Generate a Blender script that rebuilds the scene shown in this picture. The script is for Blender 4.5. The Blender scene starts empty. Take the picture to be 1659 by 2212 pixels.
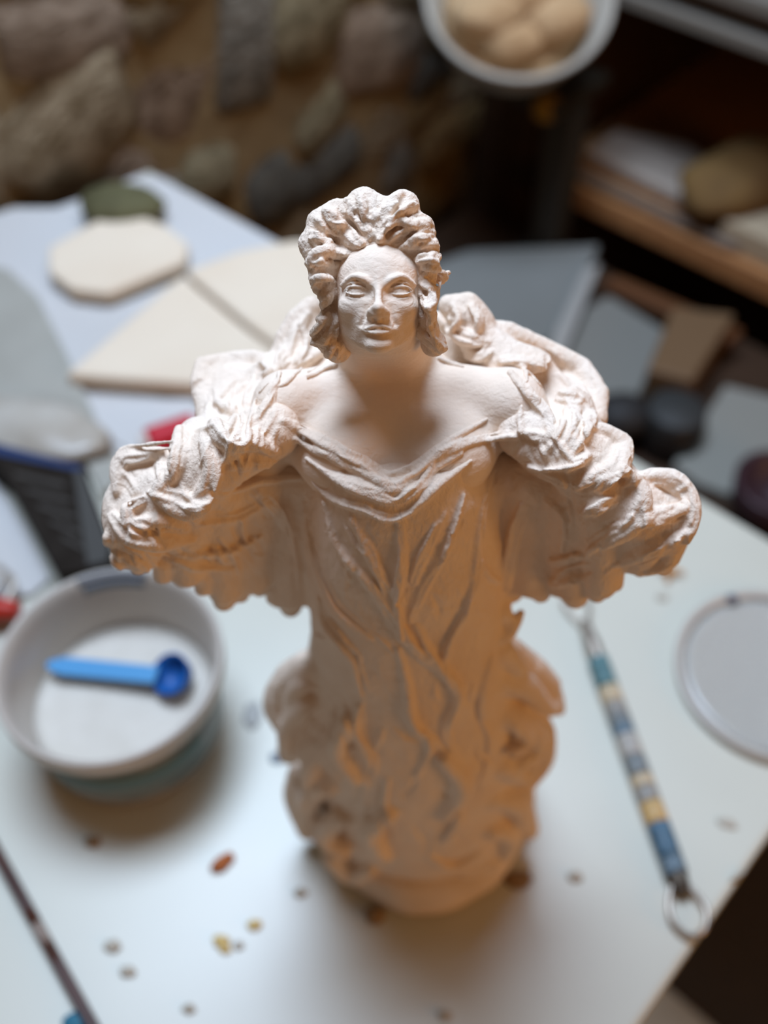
import bpy, bmesh, math, random, time
import numpy as np
from mathutils import Vector, Matrix
T0 = time.time()
SC = bpy.context.scene
COL = SC.collection
# ------------------------------------------------------------------ camera
F, CX, CY = 2150.0, 829.5, 1106.0           # focal length and centre of a 1659 x 2212 frame
TH = math.radians(51.0)
T = 0.75                                    # table top height
EYE = np.array([0.0, 0.0, T + 0.435])
FWD = np.array([0, math.cos(TH), -math.sin(TH)]); UP = np.array([0, math.sin(TH), math.cos(TH)]); RT = np.array([1.0, 0, 0])
cd = bpy.data.cameras.new('camera'); cam = bpy.data.objects.new('camera', cd); COL.objects.link(cam)
cam.location = EYE; cam.rotation_euler = (math.pi/2 - TH, 0, 0)
cd.sensor_fit = 'VERTICAL'; cd.sensor_height = 24.0; cd.lens = 24.0*F/2212.0
cd.clip_start = 0.01; cd.clip_end = 20
cd.dof.use_dof = True; cd.dof.focus_distance = 0.217; cd.dof.aperture_fstop = 4.4
SC.camera = cam
# ------------------------------------------------------------------ world and light
W = bpy.data.worlds.new('room_glow'); SC.world = W; W.use_nodes = True
W.node_tree.nodes['Background'].inputs[0].default_value = (1.0, 0.66, 0.44, 1)
W.node_tree.nodes['Background'].inputs[1].default_value = 0.15
def area(name, loc, target, sx, sy, power, color):
    l = bpy.data.lights.new(name, 'AREA'); l.shape = 'RECTANGLE'; l.size = sx; l.size_y = sy
    l.energy = power; l.color = color
    o = bpy.data.objects.new(name, l); COL.objects.link(o); o.location = loc
    o.rotation_euler = (Vector(target) - Vector(loc)).to_track_quat('-Z', 'Y').to_euler()
    return o
area('skylight', (-0.15, 0.57, T + 1.38), (0, 0.2, T + .1), 0.62, 0.5, 23.5, (0.76, 0.97, 1.28))
area('warm_fill_light', (0.85, -0.30, T + 0.30), (0, 0.2, T + .15), 0.4, 0.4, 2.1, (1.0, 0.45, 0.08))  # unseen warm fill that turns the shaded fronts orange
wl_ = area('wall_fill_light', (0.30, 0.72, T + 1.0), (-.15, 0.95, T - .05), 0.3, 0.3, 0.85, (0.86, 0.97, 1.10)); wl_.data.spread = math.radians(80)  # added light with no real source, brightens the stone wall
vs = SC.view_settings
vs.view_transform = 'Standard'; vs.look = 'None'; vs.exposure = 0.0; vs.gamma = 1.0; vs.use_curve_mapping = False
SC.cycles.use_denoising = True
SC.cycles.max_bounces = 6
# ------------------------------------------------------------------ pixel -> ray helpers
def ray(px, py):
    px = np.asarray(px, float); py = np.asarray(py, float)
    return FWD + ((px-CX)/F)[..., None]*RT - ((py-CY)/F)[..., None]*UP
def P(px, py, r):                            # the point seen at (px, py) whose forward distance is r
    d = ray(px, py); return EYE + d*(r/d[1])
def Pz(px, py, z):                           # the point seen at (px, py) at height z
    d = ray(px, py); return EYE + d*((z-EYE[2])/d[2])
def Pb(px, py, b):                           # the point seen at (px, py) on the upright plane at distance b beyond the table edge
    d = ray(px, py); return EYE + d*((b+(A0-EYE)@e2)/(d@e2))
def mpp(p): return float((np.asarray(p)-EYE) @ FWD)/F
# ------------------------------------------------------------------ materials
def mat(name, color, rough=0.6, var=None, scale=20.0, bump=0.0, bscale=200.0, spec=0.3, stretch=None, detail=4, metal=0.0):
    m = bpy.data.materials.new(name); m.use_nodes = True
    nt = m.node_tree; b = nt.nodes['Principled BSDF']
    b.inputs['Base Color'].default_value = (*color, 1); b.inputs['Roughness'].default_value = rough
    b.inputs['Specular IOR Level'].default_value = spec; b.inputs['Metallic'].default_value = metal
    tc = nt.nodes.new('ShaderNodeTexCoord'); src = tc.outputs['Object']
    if stretch:
        mp = nt.nodes.new('ShaderNodeMapping'); mp.inputs['Scale'].default_value = stretch
        nt.links.new(src, mp.inputs['Vector']); src = mp.outputs['Vector']
    if var:
        n = nt.nodes.new('ShaderNodeTexNoise'); n.inputs['Scale'].default_value = scale; n.inputs['Detail'].default_value = detail
        nt.links.new(src, n.inputs['Vector'])
        r = nt.nodes.new('ShaderNodeValToRGB'); r.color_ramp.elements[0].position = .35; r.color_ramp.elements[1].position = .65
        r.color_ramp.elements[0].color = (*color, 1); r.color_ramp.elements[1].color = (*var, 1)
        nt.links.new(n.outputs['Fac'], r.inputs['Fac']); nt.links.new(r.outputs['Color'], b.inputs['Base Color'])
    if bump:
        n2 = nt.nodes.new('ShaderNodeTexNoise'); n2.inputs['Scale'].default_value = bscale; n2.inputs['Detail'].default_value = 6
        nt.links.new(src, n2.inputs['Vector'])
        bp = nt.nodes.new('ShaderNodeBump'); bp.inputs['Strength'].default_value = bump; bp.inputs['Distance'].default_value = 0.3/bscale
        nt.links.new(n2.outputs['Fac'], bp.inputs['Height']); nt.links.new(bp.outputs['Normal'], b.inputs['Normal'])
    return m
def clay_mat(name, color, color2, stretch, strength, dist):
    m = mat(name, color, 0.85, color2, 60, spec=0.15)
    nt = m.node_tree; b = nt.nodes['Principled BSDF']; tc = [n for n in nt.nodes if n.type == 'TEX_COORD'][0]
    mp = nt.nodes.new('ShaderNodeMapping'); mp.inputs['Scale'].default_value = stretch
    nt.links.new(tc.outputs['Object'], mp.inputs['Vector'])
    n = nt.nodes.new('ShaderNodeTexNoise'); n.inputs['Scale'].default_value = 420; n.inputs['Detail'].default_value = 5
    n.inputs['Roughness'].default_value = .6; n.inputs['Distortion'].default_value = .6
    nt.links.new(mp.outputs['Vector'], n.inputs['Vector'])
    n3 = nt.nodes.new('ShaderNodeTexNoise'); n3.inputs['Scale'].default_value = 1500; n3.inputs['Detail'].default_value = 3
    nt.links.new(tc.outputs['Object'], n3.inputs['Vector'])
    ad = nt.nodes.new('ShaderNodeMath'); ad.operation = 'MULTIPLY_ADD'; ad.inputs[1].default_value = .25
    nt.links.new(n3.outputs['Fac'], ad.inputs[0]); nt.links.new(n.outputs['Fac'], ad.inputs[2])
    bp = nt.nodes.new('ShaderNodeBump'); bp.inputs['Strength'].default_value = strength; bp.inputs['Distance'].default_value = dist
    nt.links.new(ad.outputs[0], bp.inputs['Height']); nt.links.new(bp.outputs['Normal'], b.inputs['Normal'])
    return m
CLAY = (0.80, 0.635, 0.50); CLAY2 = (0.84, 0.69, 0.56)
M_SKIN = clay_mat('smooth_clay', CLAY, CLAY2, (0.7, 1, 1.6), 0.6, 0.0006)
M_HAIR = clay_mat('hair_clay', CLAY, CLAY2, (1, 1, 1), 0.9, 0.001)
M_ROBE = clay_mat('robe_clay', CLAY, CLAY2, (1.3, 1, .6), 0.8, 0.0009)
M_BASE = clay_mat('base_clay', (0.70, 0.54, 0.40), CLAY, (1, 1, 1), 0.5, 0.0008)
# ------------------------------------------------------------------ object helpers
def empty(name, loc, label, cat, group=None):
    o = bpy.data.objects.new(name, None); COL.objects.link(o); o.location = loc; o.empty_display_size = .01
    tag(o, label, cat, group); return o
def tag(o, label=None, cat=None, group=None, kind=None):
    if label: o['label'] = label
    if cat: o['category'] = cat
    if group: o['group'] = group
    if kind: o['kind'] = kind
    return o
bpy.context.view_layer.update()
def link(name, me, m, parent=None, loc=None):
    o = bpy.data.objects.new(name, me); COL.objects.link(o)
    if m and not me.materials: me.materials.append(m)
    if parent is not None:
        o.parent = parent
        q = Vector((0, 0, 0)); a = parent
        while a: q += a.location; a = a.parent
        o.matrix_parent_inverse = Matrix.Identity(4)
        o.location = Vector(loc) - q if loc is not None else -q
    elif loc is not None: o.location = loc
    return o
def bmobj(name, bm, m, parent=None, smooth=True, loc=None):
    me = bpy.data.meshes.new(name); bmesh.ops.recalc_face_normals(bm, faces=bm.faces[:]); bm.to_mesh(me); bm.free()
    for p in me.polygons: p.use_smooth = smooth
    return link(name, me, m, parent, loc)
# ------------------------------------------------------------------ clay sculpting on voxel grids
class Grid:
    def __init__(s, lo, hi, h):
        s.o = np.array(lo, float); s.h = h; s.n = np.ceil((np.array(hi)-s.o)/h).astype(int)+1
        s.a = np.full(s.n, 0.03, np.float32)
        s.ax = [(s.o[i]+h*np.arange(s.n[i])).astype(np.float32) for i in range(3)]
    def reg(s, lo, hi):
        i0 = np.clip(np.floor((lo-s.o)/s.h).astype(int), 0, s.n); i1 = np.clip(np.ceil((hi-s.o)/s.h).astype(int)+1, 0, s.n)
        if (i1 <= i0).any(): return None
        sl = tuple(slice(a, b) for a, b in zip(i0, i1))
        return sl, s.ax[0][sl[0]][:, None, None], s.ax[1][sl[1]][None, :, None], s.ax[2][sl[2]][None, None, :]
    def comb(s, sl, d, k, sub):
        a = s.a[sl]
        if sub:
            d = -d; hh = np.maximum(k-np.abs(a-d), 0)/k; s.a[sl] = np.maximum(a, d)+hh*hh*k*.25
        else:
            hh = np.maximum(k-np.abs(a-d), 0)/k; s.a[sl] = np.minimum(a, d)-hh*hh*k*.25
    def poly(s, pts, rads, k=.002, sub=False):
        pts = np.asarray(pts, float); rads = np.asarray(rads, float); mg = rads.max()+k+2.5*s.h
        q = s.reg(pts.min(0)-mg, pts.max(0)+mg)
        if q is None: return
        sl, X, Y, Z = q; D = None
        if len(pts) == 1:
            D = np.sqrt((X-pts[0, 0])**2+(Y-pts[0, 1])**2+(Z-pts[0, 2])**2)-rads[0]
        for i in range(len(pts)-1):
            a = pts[i].astype(np.float32); b = (pts[i+1]-pts[i]).astype(np.float32); L = max(float(b@b), 1e-14)
            t = np.clip(((X-a[0])*b[0]+(Y-a[1])*b[1]+(Z-a[2])*b[2])/np.float32(L), 0, 1)
            d = np.sqrt((X-a[0]-t*b[0])**2+(Y-a[1]-t*b[1])**2+(Z-a[2]-t*b[2])**2)-(np.float32(rads[i])+t*np.float32(rads[i+1]-rads[i]))
            D = d if D is None else np.minimum(D, d)
        s.comb(sl, D.astype(np.float32), np.float32(k), sub)
    def ell(s, c, rad, R=None, k=.002, sub=False):
        c = np.asarray(c, float); rad = np.asarray(rad, float); mg = rad.max()+k+2.5*s.h
        q = s.reg(c-mg, c+mg)
        if q is None: return
        sl, X, Y, Z = q; X = X-np.float32(c[0]); Y = Y-np.float32(c[1]); Z = Z-np.float32(c[2])
        R = np.eye(3) if R is None else np.asarray(R)         # rows are local axes
        k0 = 0; k1 = 0
        for i in range(3):
            l = X*np.float32(R[i, 0])+Y*np.float32(R[i, 1])+Z*np.float32(R[i, 2])
            k0 = k0+(l/np.float32(rad[i]))**2; k1 = k1+(l/np.float32(rad[i]**2))**2
        k0 = np.sqrt(k0); d = k0*(k0-1)/np.sqrt(np.maximum(k1, 1e-12))
        s.comb(sl, d.astype(np.float32), np.float32(k), sub)
    def loft(s, prof, k=.003):               # rows (z, cx, cy, a, b): an upright tube of elliptical section
        prof = np.array(sorted(prof)); q = s.reg(s.o, s.o+s.h*s.n)
        sl, X, Y, Z = q; z = Z[0, 0]
        cx, cy, a, b = [np.interp(z, prof[:, 0], prof[:, i]).astype(np.float32)[None, None, :] for i in (1, 2, 3, 4)]
        d = (np.sqrt(((X-cx)/a)**2+((Y-cy)/b)**2)-1)*np.minimum(a, b)
        d = np.maximum(d, Z-np.float32(prof[-1, 0])); d = np.maximum(d, np.float32(prof[0, 0])-Z)
        s.comb(sl, d.astype(np.float32), np.float32(k), False)
    def sample(s, p):
        f = (p-s.o)/s.h; ok = ((f >= 0) & (f < s.n-1.001)).all(-1); f = np.clip(f, 0, s.n-1.001); i = f.astype(int); f = f-i
        r = 0
        for dx in (0, 1):
            for dy in (0, 1):
                for dz in (0, 1):
                    w = (f[..., 0] if dx else 1-f[..., 0])*(f[..., 1] if dy else 1-f[..., 1])*(f[..., 2] if dz else 1-f[..., 2])
                    r = r+w*s.a[i[..., 0]+dx, i[..., 1]+dy, i[..., 2]+dz]
        return np.where(ok, r, .03)
def trace(px, py, grids):
    d = ray(px, py); ts = np.arange(.14, .52, .0005)
    p = EYE+d[:, None, :]*ts[None, :, None]; v = np.min([g.sample(p) for g in grids], 0)
    hit = v < 0; i = hit.argmax(1); any_ = hit.any(1)
    i0 = np.maximum(i-1, 0); n = np.arange(len(i)); a = v[n, i0]; b = v[n, i]
    t = ts[i0]+.0005*np.clip(a/np.where(np.abs(a-b) < 1e-9, 1, a-b), 0, 1)
    return np.where(any_, t, np.nan), d
def catmull(pts, n):
    pts = np.asarray(pts, float)
    if len(pts) < 2: return pts
    e = np.vstack([2*pts[0]-pts[1], pts, 2*pts[-1]-pts[-2]]); out = []
    for i in range(1, len(e)-2):
        for u in np.linspace(0, 1, n, endpoint=False):
            a, b, c, d = e[i-1], e[i], e[i+1], e[i+2]
            out.append(.5*(2*b+(c-a)*u+(2*a-5*b+4*c-d)*u*u+(3*b-a-3*c+d)*u**3))
    out.append(e[-2]); return np.array(out)
def stroke(g, pts, lift=0.3, k=.0012, sub=False, grids=None, n=4, taper=True, dr=0.0):
    """a finger stroke of clay laid along the surface; pts = (px, py, radius_px)"""
    q = catmull(pts, n); t, d = trace(q[:, 0], q[:, 1], grids or [g])
    ok = ~np.isnan(t)
    if ok.sum() < 2: return
    w_ = np.flatnonzero(ok); q, t, d, ok = q[w_[0]:w_[-1]+1], t[w_[0]:w_[-1]+1], d[w_[0]:w_[-1]+1], ok[w_[0]:w_[-1]+1]
    ix = np.arange(len(t)); t = np.interp(ix, ix[ok], t[ok])
    js = np.flatnonzero(np.abs(np.diff(t)) > .0055)       # the stroke would leap a gap in depth: keep its longest unbroken run
    if len(js):
        cut = np.concatenate([[0], js+1, [len(t)]]); b_ = int(np.argmax(np.diff(cut))); sl_ = slice(cut[b_], cut[b_+1]); q, t, d = q[sl_], t[sl_], d[sl_]
        if len(t) < 2: return
    if len(t) > 4:
        for _ in range(2): t[1:-1] = (t[:-2]+2*t[1:-1]+t[2:])/4
    rad = np.maximum(q[:, 2], 1.0)*t/F
    if taper and len(rad) > 3:
        w = np.sin(np.pi*(np.arange(len(rad))+.6)/(len(rad)+.2)); rad = rad*(.35+.65*np.sqrt(np.maximum(w, 0)))
    pos = EYE+d*(t-lift*rad+dr)[:, None]
    g.poly(pos, rad, k, sub)
_rn = np.random.RandomState(7); LAT = _rn.rand(48, 48, 48).astype(np.float32)
def noise(p):
    f = np.floor(p); u = p-f; u = u*u*(3-2*u); i = f.astype(int) % 48; j = (i+1) % 48; r = 0
    for dx in (0, 1):
        for dy in (0, 1):
            for dz in (0, 1):
                w = (u[:, 0] if dx else 1-u[:, 0])*(u[:, 1] if dy else 1-u[:, 1])*(u[:, 2] if dz else 1-u[:, 2])
                r = r+w*LAT[j[:, 0] if dx else i[:, 0], j[:, 1] if dy else i[:, 1], j[:, 2] if dz else i[:, 2]]
    return r-.5
def nets(g, name, m, parent, loc, smooth=1, disp=None):
    a = g.a; s = a < 0; c = np.zeros(np.array(a.shape)-1, np.uint8)
    for dx in (0, 1):
        for dy in (0, 1):
            for dz in (0, 1):
                c += s[dx:a.shape[0]-1+dx, dy:a.shape[1]-1+dy, dz:a.shape[2]-1+dz]
    act = (c > 0) & (c < 8); ijk = np.argwhere(act); vid = np.full(act.shape, -1, np.int32); vid[act] = np.arange(len(ijk))
    cor = np.array([(x, y, z) for x in (0, 1) for y in (0, 1) for z in (0, 1)])
    val = np.stack([a[ijk[:, 0]+q[0], ijk[:, 1]+q[1], ijk[:, 2]+q[2]] for q in cor], 1)
    acc = np.zeros((len(ijk), 3)); cnt = np.zeros(len(ijk))
    for p in range(8):
        for q in range(p+1, 8):
            if np.abs(cor[p]-cor[q]).sum() != 1: continue
            x = (val[:, p] < 0) != (val[:, q] < 0); den = val[:, p]-val[:, q]; t = np.where(x, val[:, p]/np.where(den == 0, 1, den), 0)
            acc += np.where(x[:, None], cor[p]+t[:, None]*(cor[q]-cor[p]), 0); cnt += x
    V = g.o+g.h*(ijk+acc/cnt[:, None]); Q = []
    for ax in range(3):
        o1, o2 = [(1, 2), (2, 0), (0, 1)][ax]
        lo = [slice(None)]*3; hi = [slice(None)]*3; lo[ax] = slice(0, -1); hi[ax] = slice(1, None)
        x = s[tuple(lo)] != s[tuple(hi)]; e = np.argwhere(x)
        e = e[(e[:, o1] > 0) & (e[:, o2] > 0) & (e[:, o1] < s.shape[o1]-1) & (e[:, o2] < s.shape[o2]-1)]
        ins = s[e[:, 0], e[:, 1], e[:, 2]]
        def cell(u, v):
            w = e.copy(); w[:, o1] -= u; w[:, o2] -= v; return vid[w[:, 0], w[:, 1], w[:, 2]]
        f = np.stack([cell(1, 1), cell(0, 1), cell(0, 0), cell(1, 0)], 1); f[~ins] = f[~ins][:, ::-1]; Q.append(f)
    Q = np.vstack(Q)
    def lap(V):
        S = np.zeros_like(V); n = np.zeros(len(V))
        for u in range(4):
            A, B = Q[:, u], Q[:, (u+1) % 4]; n += np.bincount(A, minlength=len(V))
            for k in range(3): S[:, k] += np.bincount(A, V[B, k], len(V))
        return S/np.maximum(n, 1)[:, None]
    for _ in range(smooth): V = .5*V+.5*lap(V)
    if disp is not None:
        nr = np.cross(V[Q[:, 2]]-V[Q[:, 0]], V[Q[:, 3]]-V[Q[:, 1]]); N = np.zeros_like(V)
        for u in range(4):
            for k in range(3): N[:, k] += np.bincount(Q[:, u], nr[:, k], len(V))
        N /= np.maximum(np.linalg.norm(N, axis=1), 1e-12)[:, None]
        V = V+N*disp(V)[:, None]
    me = bpy.data.meshes.new(name); V = V-np.array(loc)
    me.vertices.add(len(V)); me.vertices.foreach_set('co', V.astype(np.float32).ravel())
    me.loops.add(Q.size); me.loops.foreach_set('vertex_index', Q.astype(np.int32).ravel())
    me.polygons.add(len(Q)); me.polygons.foreach_set('loop_start', np.arange(0, Q.size, 4, dtype=np.int32))
    me.update(calc_edges=True); me.validate()
    me.polygons.foreach_set('use_smooth', np.ones(len(me.polygons), bool))
    print(name, len(V), 'verts', round(time.time()-T0, 1), 's')
    o = link(name, me, m, parent, loc); return o
# ------------------------------------------------------------------ the statue
rnd = random.Random(3)
STAT = Pz(905, 1790, T)
statue = empty('clay_statue', STAT, 'pale clay statue of a woman with swept-back hair and a billowing winged robe, unfired', 'sculpture')
def C(px, py, r, radpx): p = P(px, py, r); return (p, radpx*mpp(p))
def chain(g, lst, k=.003, sub=False):
    c = [C(*q) for q in lst]; g.poly([a for a, b in c], [b for a, b in c], k, sub)
# --- head frame: units are photo pixels at the face
HC = P(817, 640, .166); S = mpp(HC); EL = math.radians(45)
HN = np.array([0, -math.cos(EL), math.sin(EL)]); HV = np.array([0, math.sin(EL), math.cos(EL)]); HX = np.array([1.0, 0, 0]); HR = np.array([HX, HV, HN])
def L(u, v, n): return HC+S*(u*HX+v*HV+n*HN)
fig = Grid(P(540, 880, .15)*[1, 0, 0]+[-.006, .133, T+.222], [.040, .215, T+.327], .00026)
def he(u, v, n, a, b, c, k=10, sub=False): fig.ell(L(u, v, n), np.array([a, b, c])*S, HR, k*S, sub)
def ht(pts, r, k=6, sub=False):
    pts = catmull(pts, 4) if len(pts) > 2 else np.array(pts, float)
    rr = np.interp(np.linspace(0, 1, len(pts)), np.linspace(0, 1, len(r)), r) if isinstance(r, (list, tuple)) else np.full(len(pts), r)
    fig.poly([L(*p) for p in pts], rr*S, k*S, sub)
he(0, 22, -105, 98, 118, 108)                      # skull
he(0, -38, -86, 84, 76, 80, 25)                    # face
he(0, 55, -70, 86, 62, 62, 25)                     # forehead
ht([(-50, -72, -70), (-30, -92, -42), (0, -99, -30), (30, -92, -42), (50, -72, -70)], [20, 17, 18, 17, 20], 22)   # jaw
he(0, -97, -20, 20, 15, 17, 16)                    # chin
for sx in (-1, 1):
    he(sx*54, -18, -36, 32, 27, 30, 24)            # cheekbone
    he(sx*26, -58, -28, 20, 26, 24, 22)            # muzzle side
    he(sx*47, 14, 6, 27, 14, 17, 14, True)         # eye socket
    he(sx*26, 8, 6, 11, 12, 12, 10, True)
    ht([(sx*16, 27, -1), (sx*34, 38, 3), (sx*54, 42, -3), (sx*78, 27, -28)], [6, 7, 7, 6], 9)    # brow
    he(sx*48, 13, -27, 25, 21, 25, 4)              # eyeball
    up = []; lo = []
    for u in np.linspace(-27, 27, 9):
        w = max(0, 1-(u/27)**2); nn = -27+25*math.sqrt(max(0, 1-(u/31)**2)); tl = -sx*0+u*sx*.03
        up.append((sx*48+u, 12+10*w**.75+tl, nn+1.2)); lo.append((sx*48+u, 12-8.5*w**.85+tl, nn+.4))
    ht(up, [1.6, 2.6, 2.9, 2.6, 1.6], 1.6); ht(lo, [1.4, 2.1, 2.4, 2.1, 1.4], 1.6)
    ht([(a, b+8, c-2.0) for a, b, c in up[1:-1]], [1.5, 2.4, 1.5], 2)      # lid crease
    ht([(a, b-8.5, c-3) for a, b, c in lo[1:-1]], [1.2, 2.4, 1.2], 3)      # bag under the eye
he(0, -62, -14, 26, 22, 20, 16)                    # muzzle
ht([(0, 32, -5), (0, 10, 8), (0, -12, 20), (0, -26, 29)], [8, 7, 8, 10], 10)    # nose
ht([(0, -27, 28), (0, -40, 20), (0, -52, 8)], [9, 8.5, 6], 6)
for sx in (-1, 1):
    ht([(sx*6, -27, 25), (sx*15, -33, 16), (sx*19, -40, 5)], [8, 8.5, 8], 6)
    ht([(sx*9, -40, 20), (sx*14, -42, 10), (sx*12, -48, 6)], [6, 6.5, 5], 6)
    ht([(sx*27, -24, 3), (sx*30, -44, -2), (sx*37, -60, -8)], 3.5, 8, True)
# mouth
for sx in (-1, 1):
    ht([(0, -66, 10), (sx*9, -64, 11), (sx*22, -68, 5), (sx*34, -72, -6)], [4.2, 4.8, 3.8, 1.8], 3)
ht([(-29, -75, -2), (-14, -78, 8), (0, -79.5, 11), (14, -78, 8), (29, -75, -2)], [2.4, 4.6, 5.2, 4.6, 2.4], 3)
ht([(-34, -72, -3), (-14, -72.3, 11.5), (0, -72.8, 15), (14, -72.3, 11.5), (34, -72, -3)], [.9, 1.0, 1.0, 1.0, .9], 1.2, True)
ht([(-22, -72.4, 1), (0, -73, 8), (22, -72.4, 1)], 3.4, 1.5)
ht([(-20, -88, 4), (0, -89, 8), (20, -88, 4)], 4, 10, True)
he(0, -103, -14, 27, 17, 20, 16)
ht([(sx_*1.0, -56, 15) for sx_ in (-1, 1)], [2.2, 2.2], 4, True)
# neck, shoulders, chest
nk = [L(2, -40, -140), P(835, 795, .190), P(845, 860, .183)]
fig.poly(nk, [.0058, .0058, .0072], .003)
chain(fig, [(630, 866, .175, 58), (745, 858, .179, 78), (845, 868, .180, 94), (945, 858, .179, 78), (1085, 860, .175, 58)], .006)
chain(fig, [(655, 900, .174, 70), (760, 900, .178, 82), (850, 905, .178, 90), (950, 900, .178, 82), (1075, 895, .174, 70)], .006)
chain(fig, [(612, 876, .172, 66), (580, 955, .167, 56), (560, 1010, .165, 50)], .005)
chain(fig, [(1112, 872, .172, 66), (1160, 950, .166, 56), (1180, 1010, .165, 50)], .005)
fig.ell(P(850, 970, .170), (.024, .0175, .016), None, .006)
fig.ell(P(745, 980, .163), (.0115, .0105, .0105), None, .005)
fig.ell(P(965, 980, .163), (.0115, .0105, .0105), None, .005)
fig.poly([L(-40, -60, -150), P(775, 805, .197), P(690, 840, .190)], [.005, .0065, .007], .005)
fig.poly([L(40, -60, -150), P(915, 805, .197), P(1000, 835, .190)], [.005, .0065, .007], .005)
print('figure', round(time.time()-T0, 1))
# --- hair
hair = Grid(L(-180, -10, 0)*[1, 0, 0]+[0, .155, T+.262], [L(170, 0, 0)[0]+.012, .222, T+.337], .00028)
def hpoly(pts, r, k=3, sub=False):
    q = catmull(pts, 4); rr = np.interp(np.linspace(0, 1, len(q)), np.linspace(0, 1, len(r)), r)
    hair.poly([L(*p) for p in q], rr*S, k*S, sub)
hair.ell(L(0, 70, -115), np.array([118, 122, 88])*S, HR, .001)
hair.ell(L(0, -10, -128), np.array([116, 110, 66])*S, HR, .003)
for q in [(-32, 208, -86, 40), (0, 185, -80, 42), (54, 204, -86, 38), (-90, 184, -82, 38), (-126, 168, -82, 34), (-142, 122, -76, 36), (-132, 84, -66, 30), (-130, 45, -66, 25), (-116, 15, -68, 22), (90, 155, -80, 36), (104, 112, -74, 32), (106, 80, -66, 27),
        (104, 45, -68, 24), (104, 10, -76, 25), (104, -22, -84, 25), (-108, -42, -122, 32), (-120, -76, -150, 34), (-95, -104, -160, 32), (110, -58, -130, 30), (128, -92, -155, 30)]:
    hair.poly([L(*q[:3])], [q[3]*S], .0016)
for q in ([(695, 715, .203, 26), (672, 752, .200, 26), (640, 778, .196, 20)], [(722, 735, .201, 20), (712, 772, .196, 14)], [(945, 700, .204, 28), (965, 742, .200, 26), (1005, 768, .196, 18)], [(930, 740, .202, 20), (955, 766, .197, 14)]): chain(hair, q, .002)
chain(hair, [(925, 605, .180, 14), (945, 598, .181, 13), (968, 590, .182, 6)], .0012)
hair.ell(L(0, 22, -10), np.array([92, 90, 66])*S, HR, .0012, True)       # the face opening
def hs(pts, lift=.4, sub=False, k=.0006): stroke(hair, [(817+u, 640-v, r) for u, v, r in pts], lift, k, sub, [hair], 4)
FLOW = [[(84, -60), (108, -95), (140, -120), (172, -128)], [(96, -30), (106, -62), (118, -92), (150, -108)], [(96, 0), (108, -20), (112, -50), (118, -80)], [(92, 30), (110, 22), (122, 5), (120, -20)], [(92, 52), (112, 56), (132, 52), (148, 50)], [(86, 74), (106, 78), (124, 80), (138, 76)], [(70, 94), (92, 100), (116, 104), (136, 100)],
        [(48, 106), (76, 122), (102, 132), (128, 132)], [(26, 114), (56, 140), (84, 156), (112, 160)], [(8, 119), (34, 156), (56, 182), (84, 194)], [(0, 121), (14, 160), (34, 194), (58, 220)], [(-6, 121), (-18, 158), (-28, 192), (-34, 226)], [(-12, 119), (-40, 152), (-62, 184), (-72, 208)], [(-28, 114), (-64, 142), (-94, 168), (-112, 190)],
        [(-50, 106), (-84, 124), (-112, 142), (-138, 160)], [(-70, 92), (-98, 106), (-126, 120), (-152, 128)], [(-82, 76), (-108, 86), (-134, 92), (-154, 84)], [(-92, 52), (-112, 58), (-132, 52), (-146, 40)], [(-98, 28), (-114, 30), (-130, 20), (-138, 4)], [(-100, 0), (-112, -10), (-122, -30), (-136, -48)], [(-98, -30), (-108, -48), (-128, -66), (-150, -84)], [(-90, -62), (-100, -84), (-118, -104), (-148, -112)], [(-78, -92), (-84, -112), (-100, -128), (-130, -134)]]
FLOW = [catmull(np.array(f, float), 4) for f in FLOW]
def flow(i, t0, t1, r, wav):
    i = min(max(i, 0), len(FLOW)-1.001); j = int(i); w = i-j; p = FLOW[j]*(1-w)+FLOW[j+1]*w
    ts = np.linspace(t0, t1, 5)*(len(p)-1); x = np.interp(ts, np.arange(len(p)), p[:, 0]); y = np.interp(ts, np.arange(len(p)), p[:, 1]); ph = rnd.uniform(0, 6)
    return [(a+wav*math.sin(ph+q*1.5), b+wav*math.cos(ph+q*1.3), r) for q, (a, b) in enumerate(zip(x, y))]
for i in range(len(FLOW)):                               # broad locks
    hs(flow(i+rnd.uniform(-.3, .3), rnd.uniform(0, .12), rnd.uniform(.9, 1.12), rnd.uniform(10, 15), 2.5), rnd.uniform(.35, .6), k=.0009)
for i in range(34): hs(flow(rnd.uniform(0, 22), *sorted((rnd.uniform(-.05, .4), rnd.uniform(.55, 1.1))), rnd.uniform(5, 8.5), 3), rnd.uniform(.45, .75))
for i in range(80): hs(flow(rnd.uniform(0, 22), *sorted((rnd.uniform(0, .5), rnd.uniform(.5, 1.05))), rnd.uniform(2.4, 4.6), 3), rnd.uniform(.2, .45), True)
for i in range(90): hs(flow(rnd.uniform(0, 22), *sorted((rnd.uniform(-.06, .6), rnd.uniform(.4, 1.1))), rnd.uniform(2.4, 4.4), 4), rnd.uniform(.4, .8))
for pts in ([(96, 60, 8), (120, 62, 11), (140, 52, 8), (152, 54, 5)], [(-82, 84, 9), (-112, 98, 13), (-142, 88, 11), (-148, 66, 8)], [(-100, 36, 8), (-124, 40, 10), (-146, 36, 6)], [(20, 150, 8), (48, 164, 11), (80, 150, 8)]): hs(pts, .8)
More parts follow.
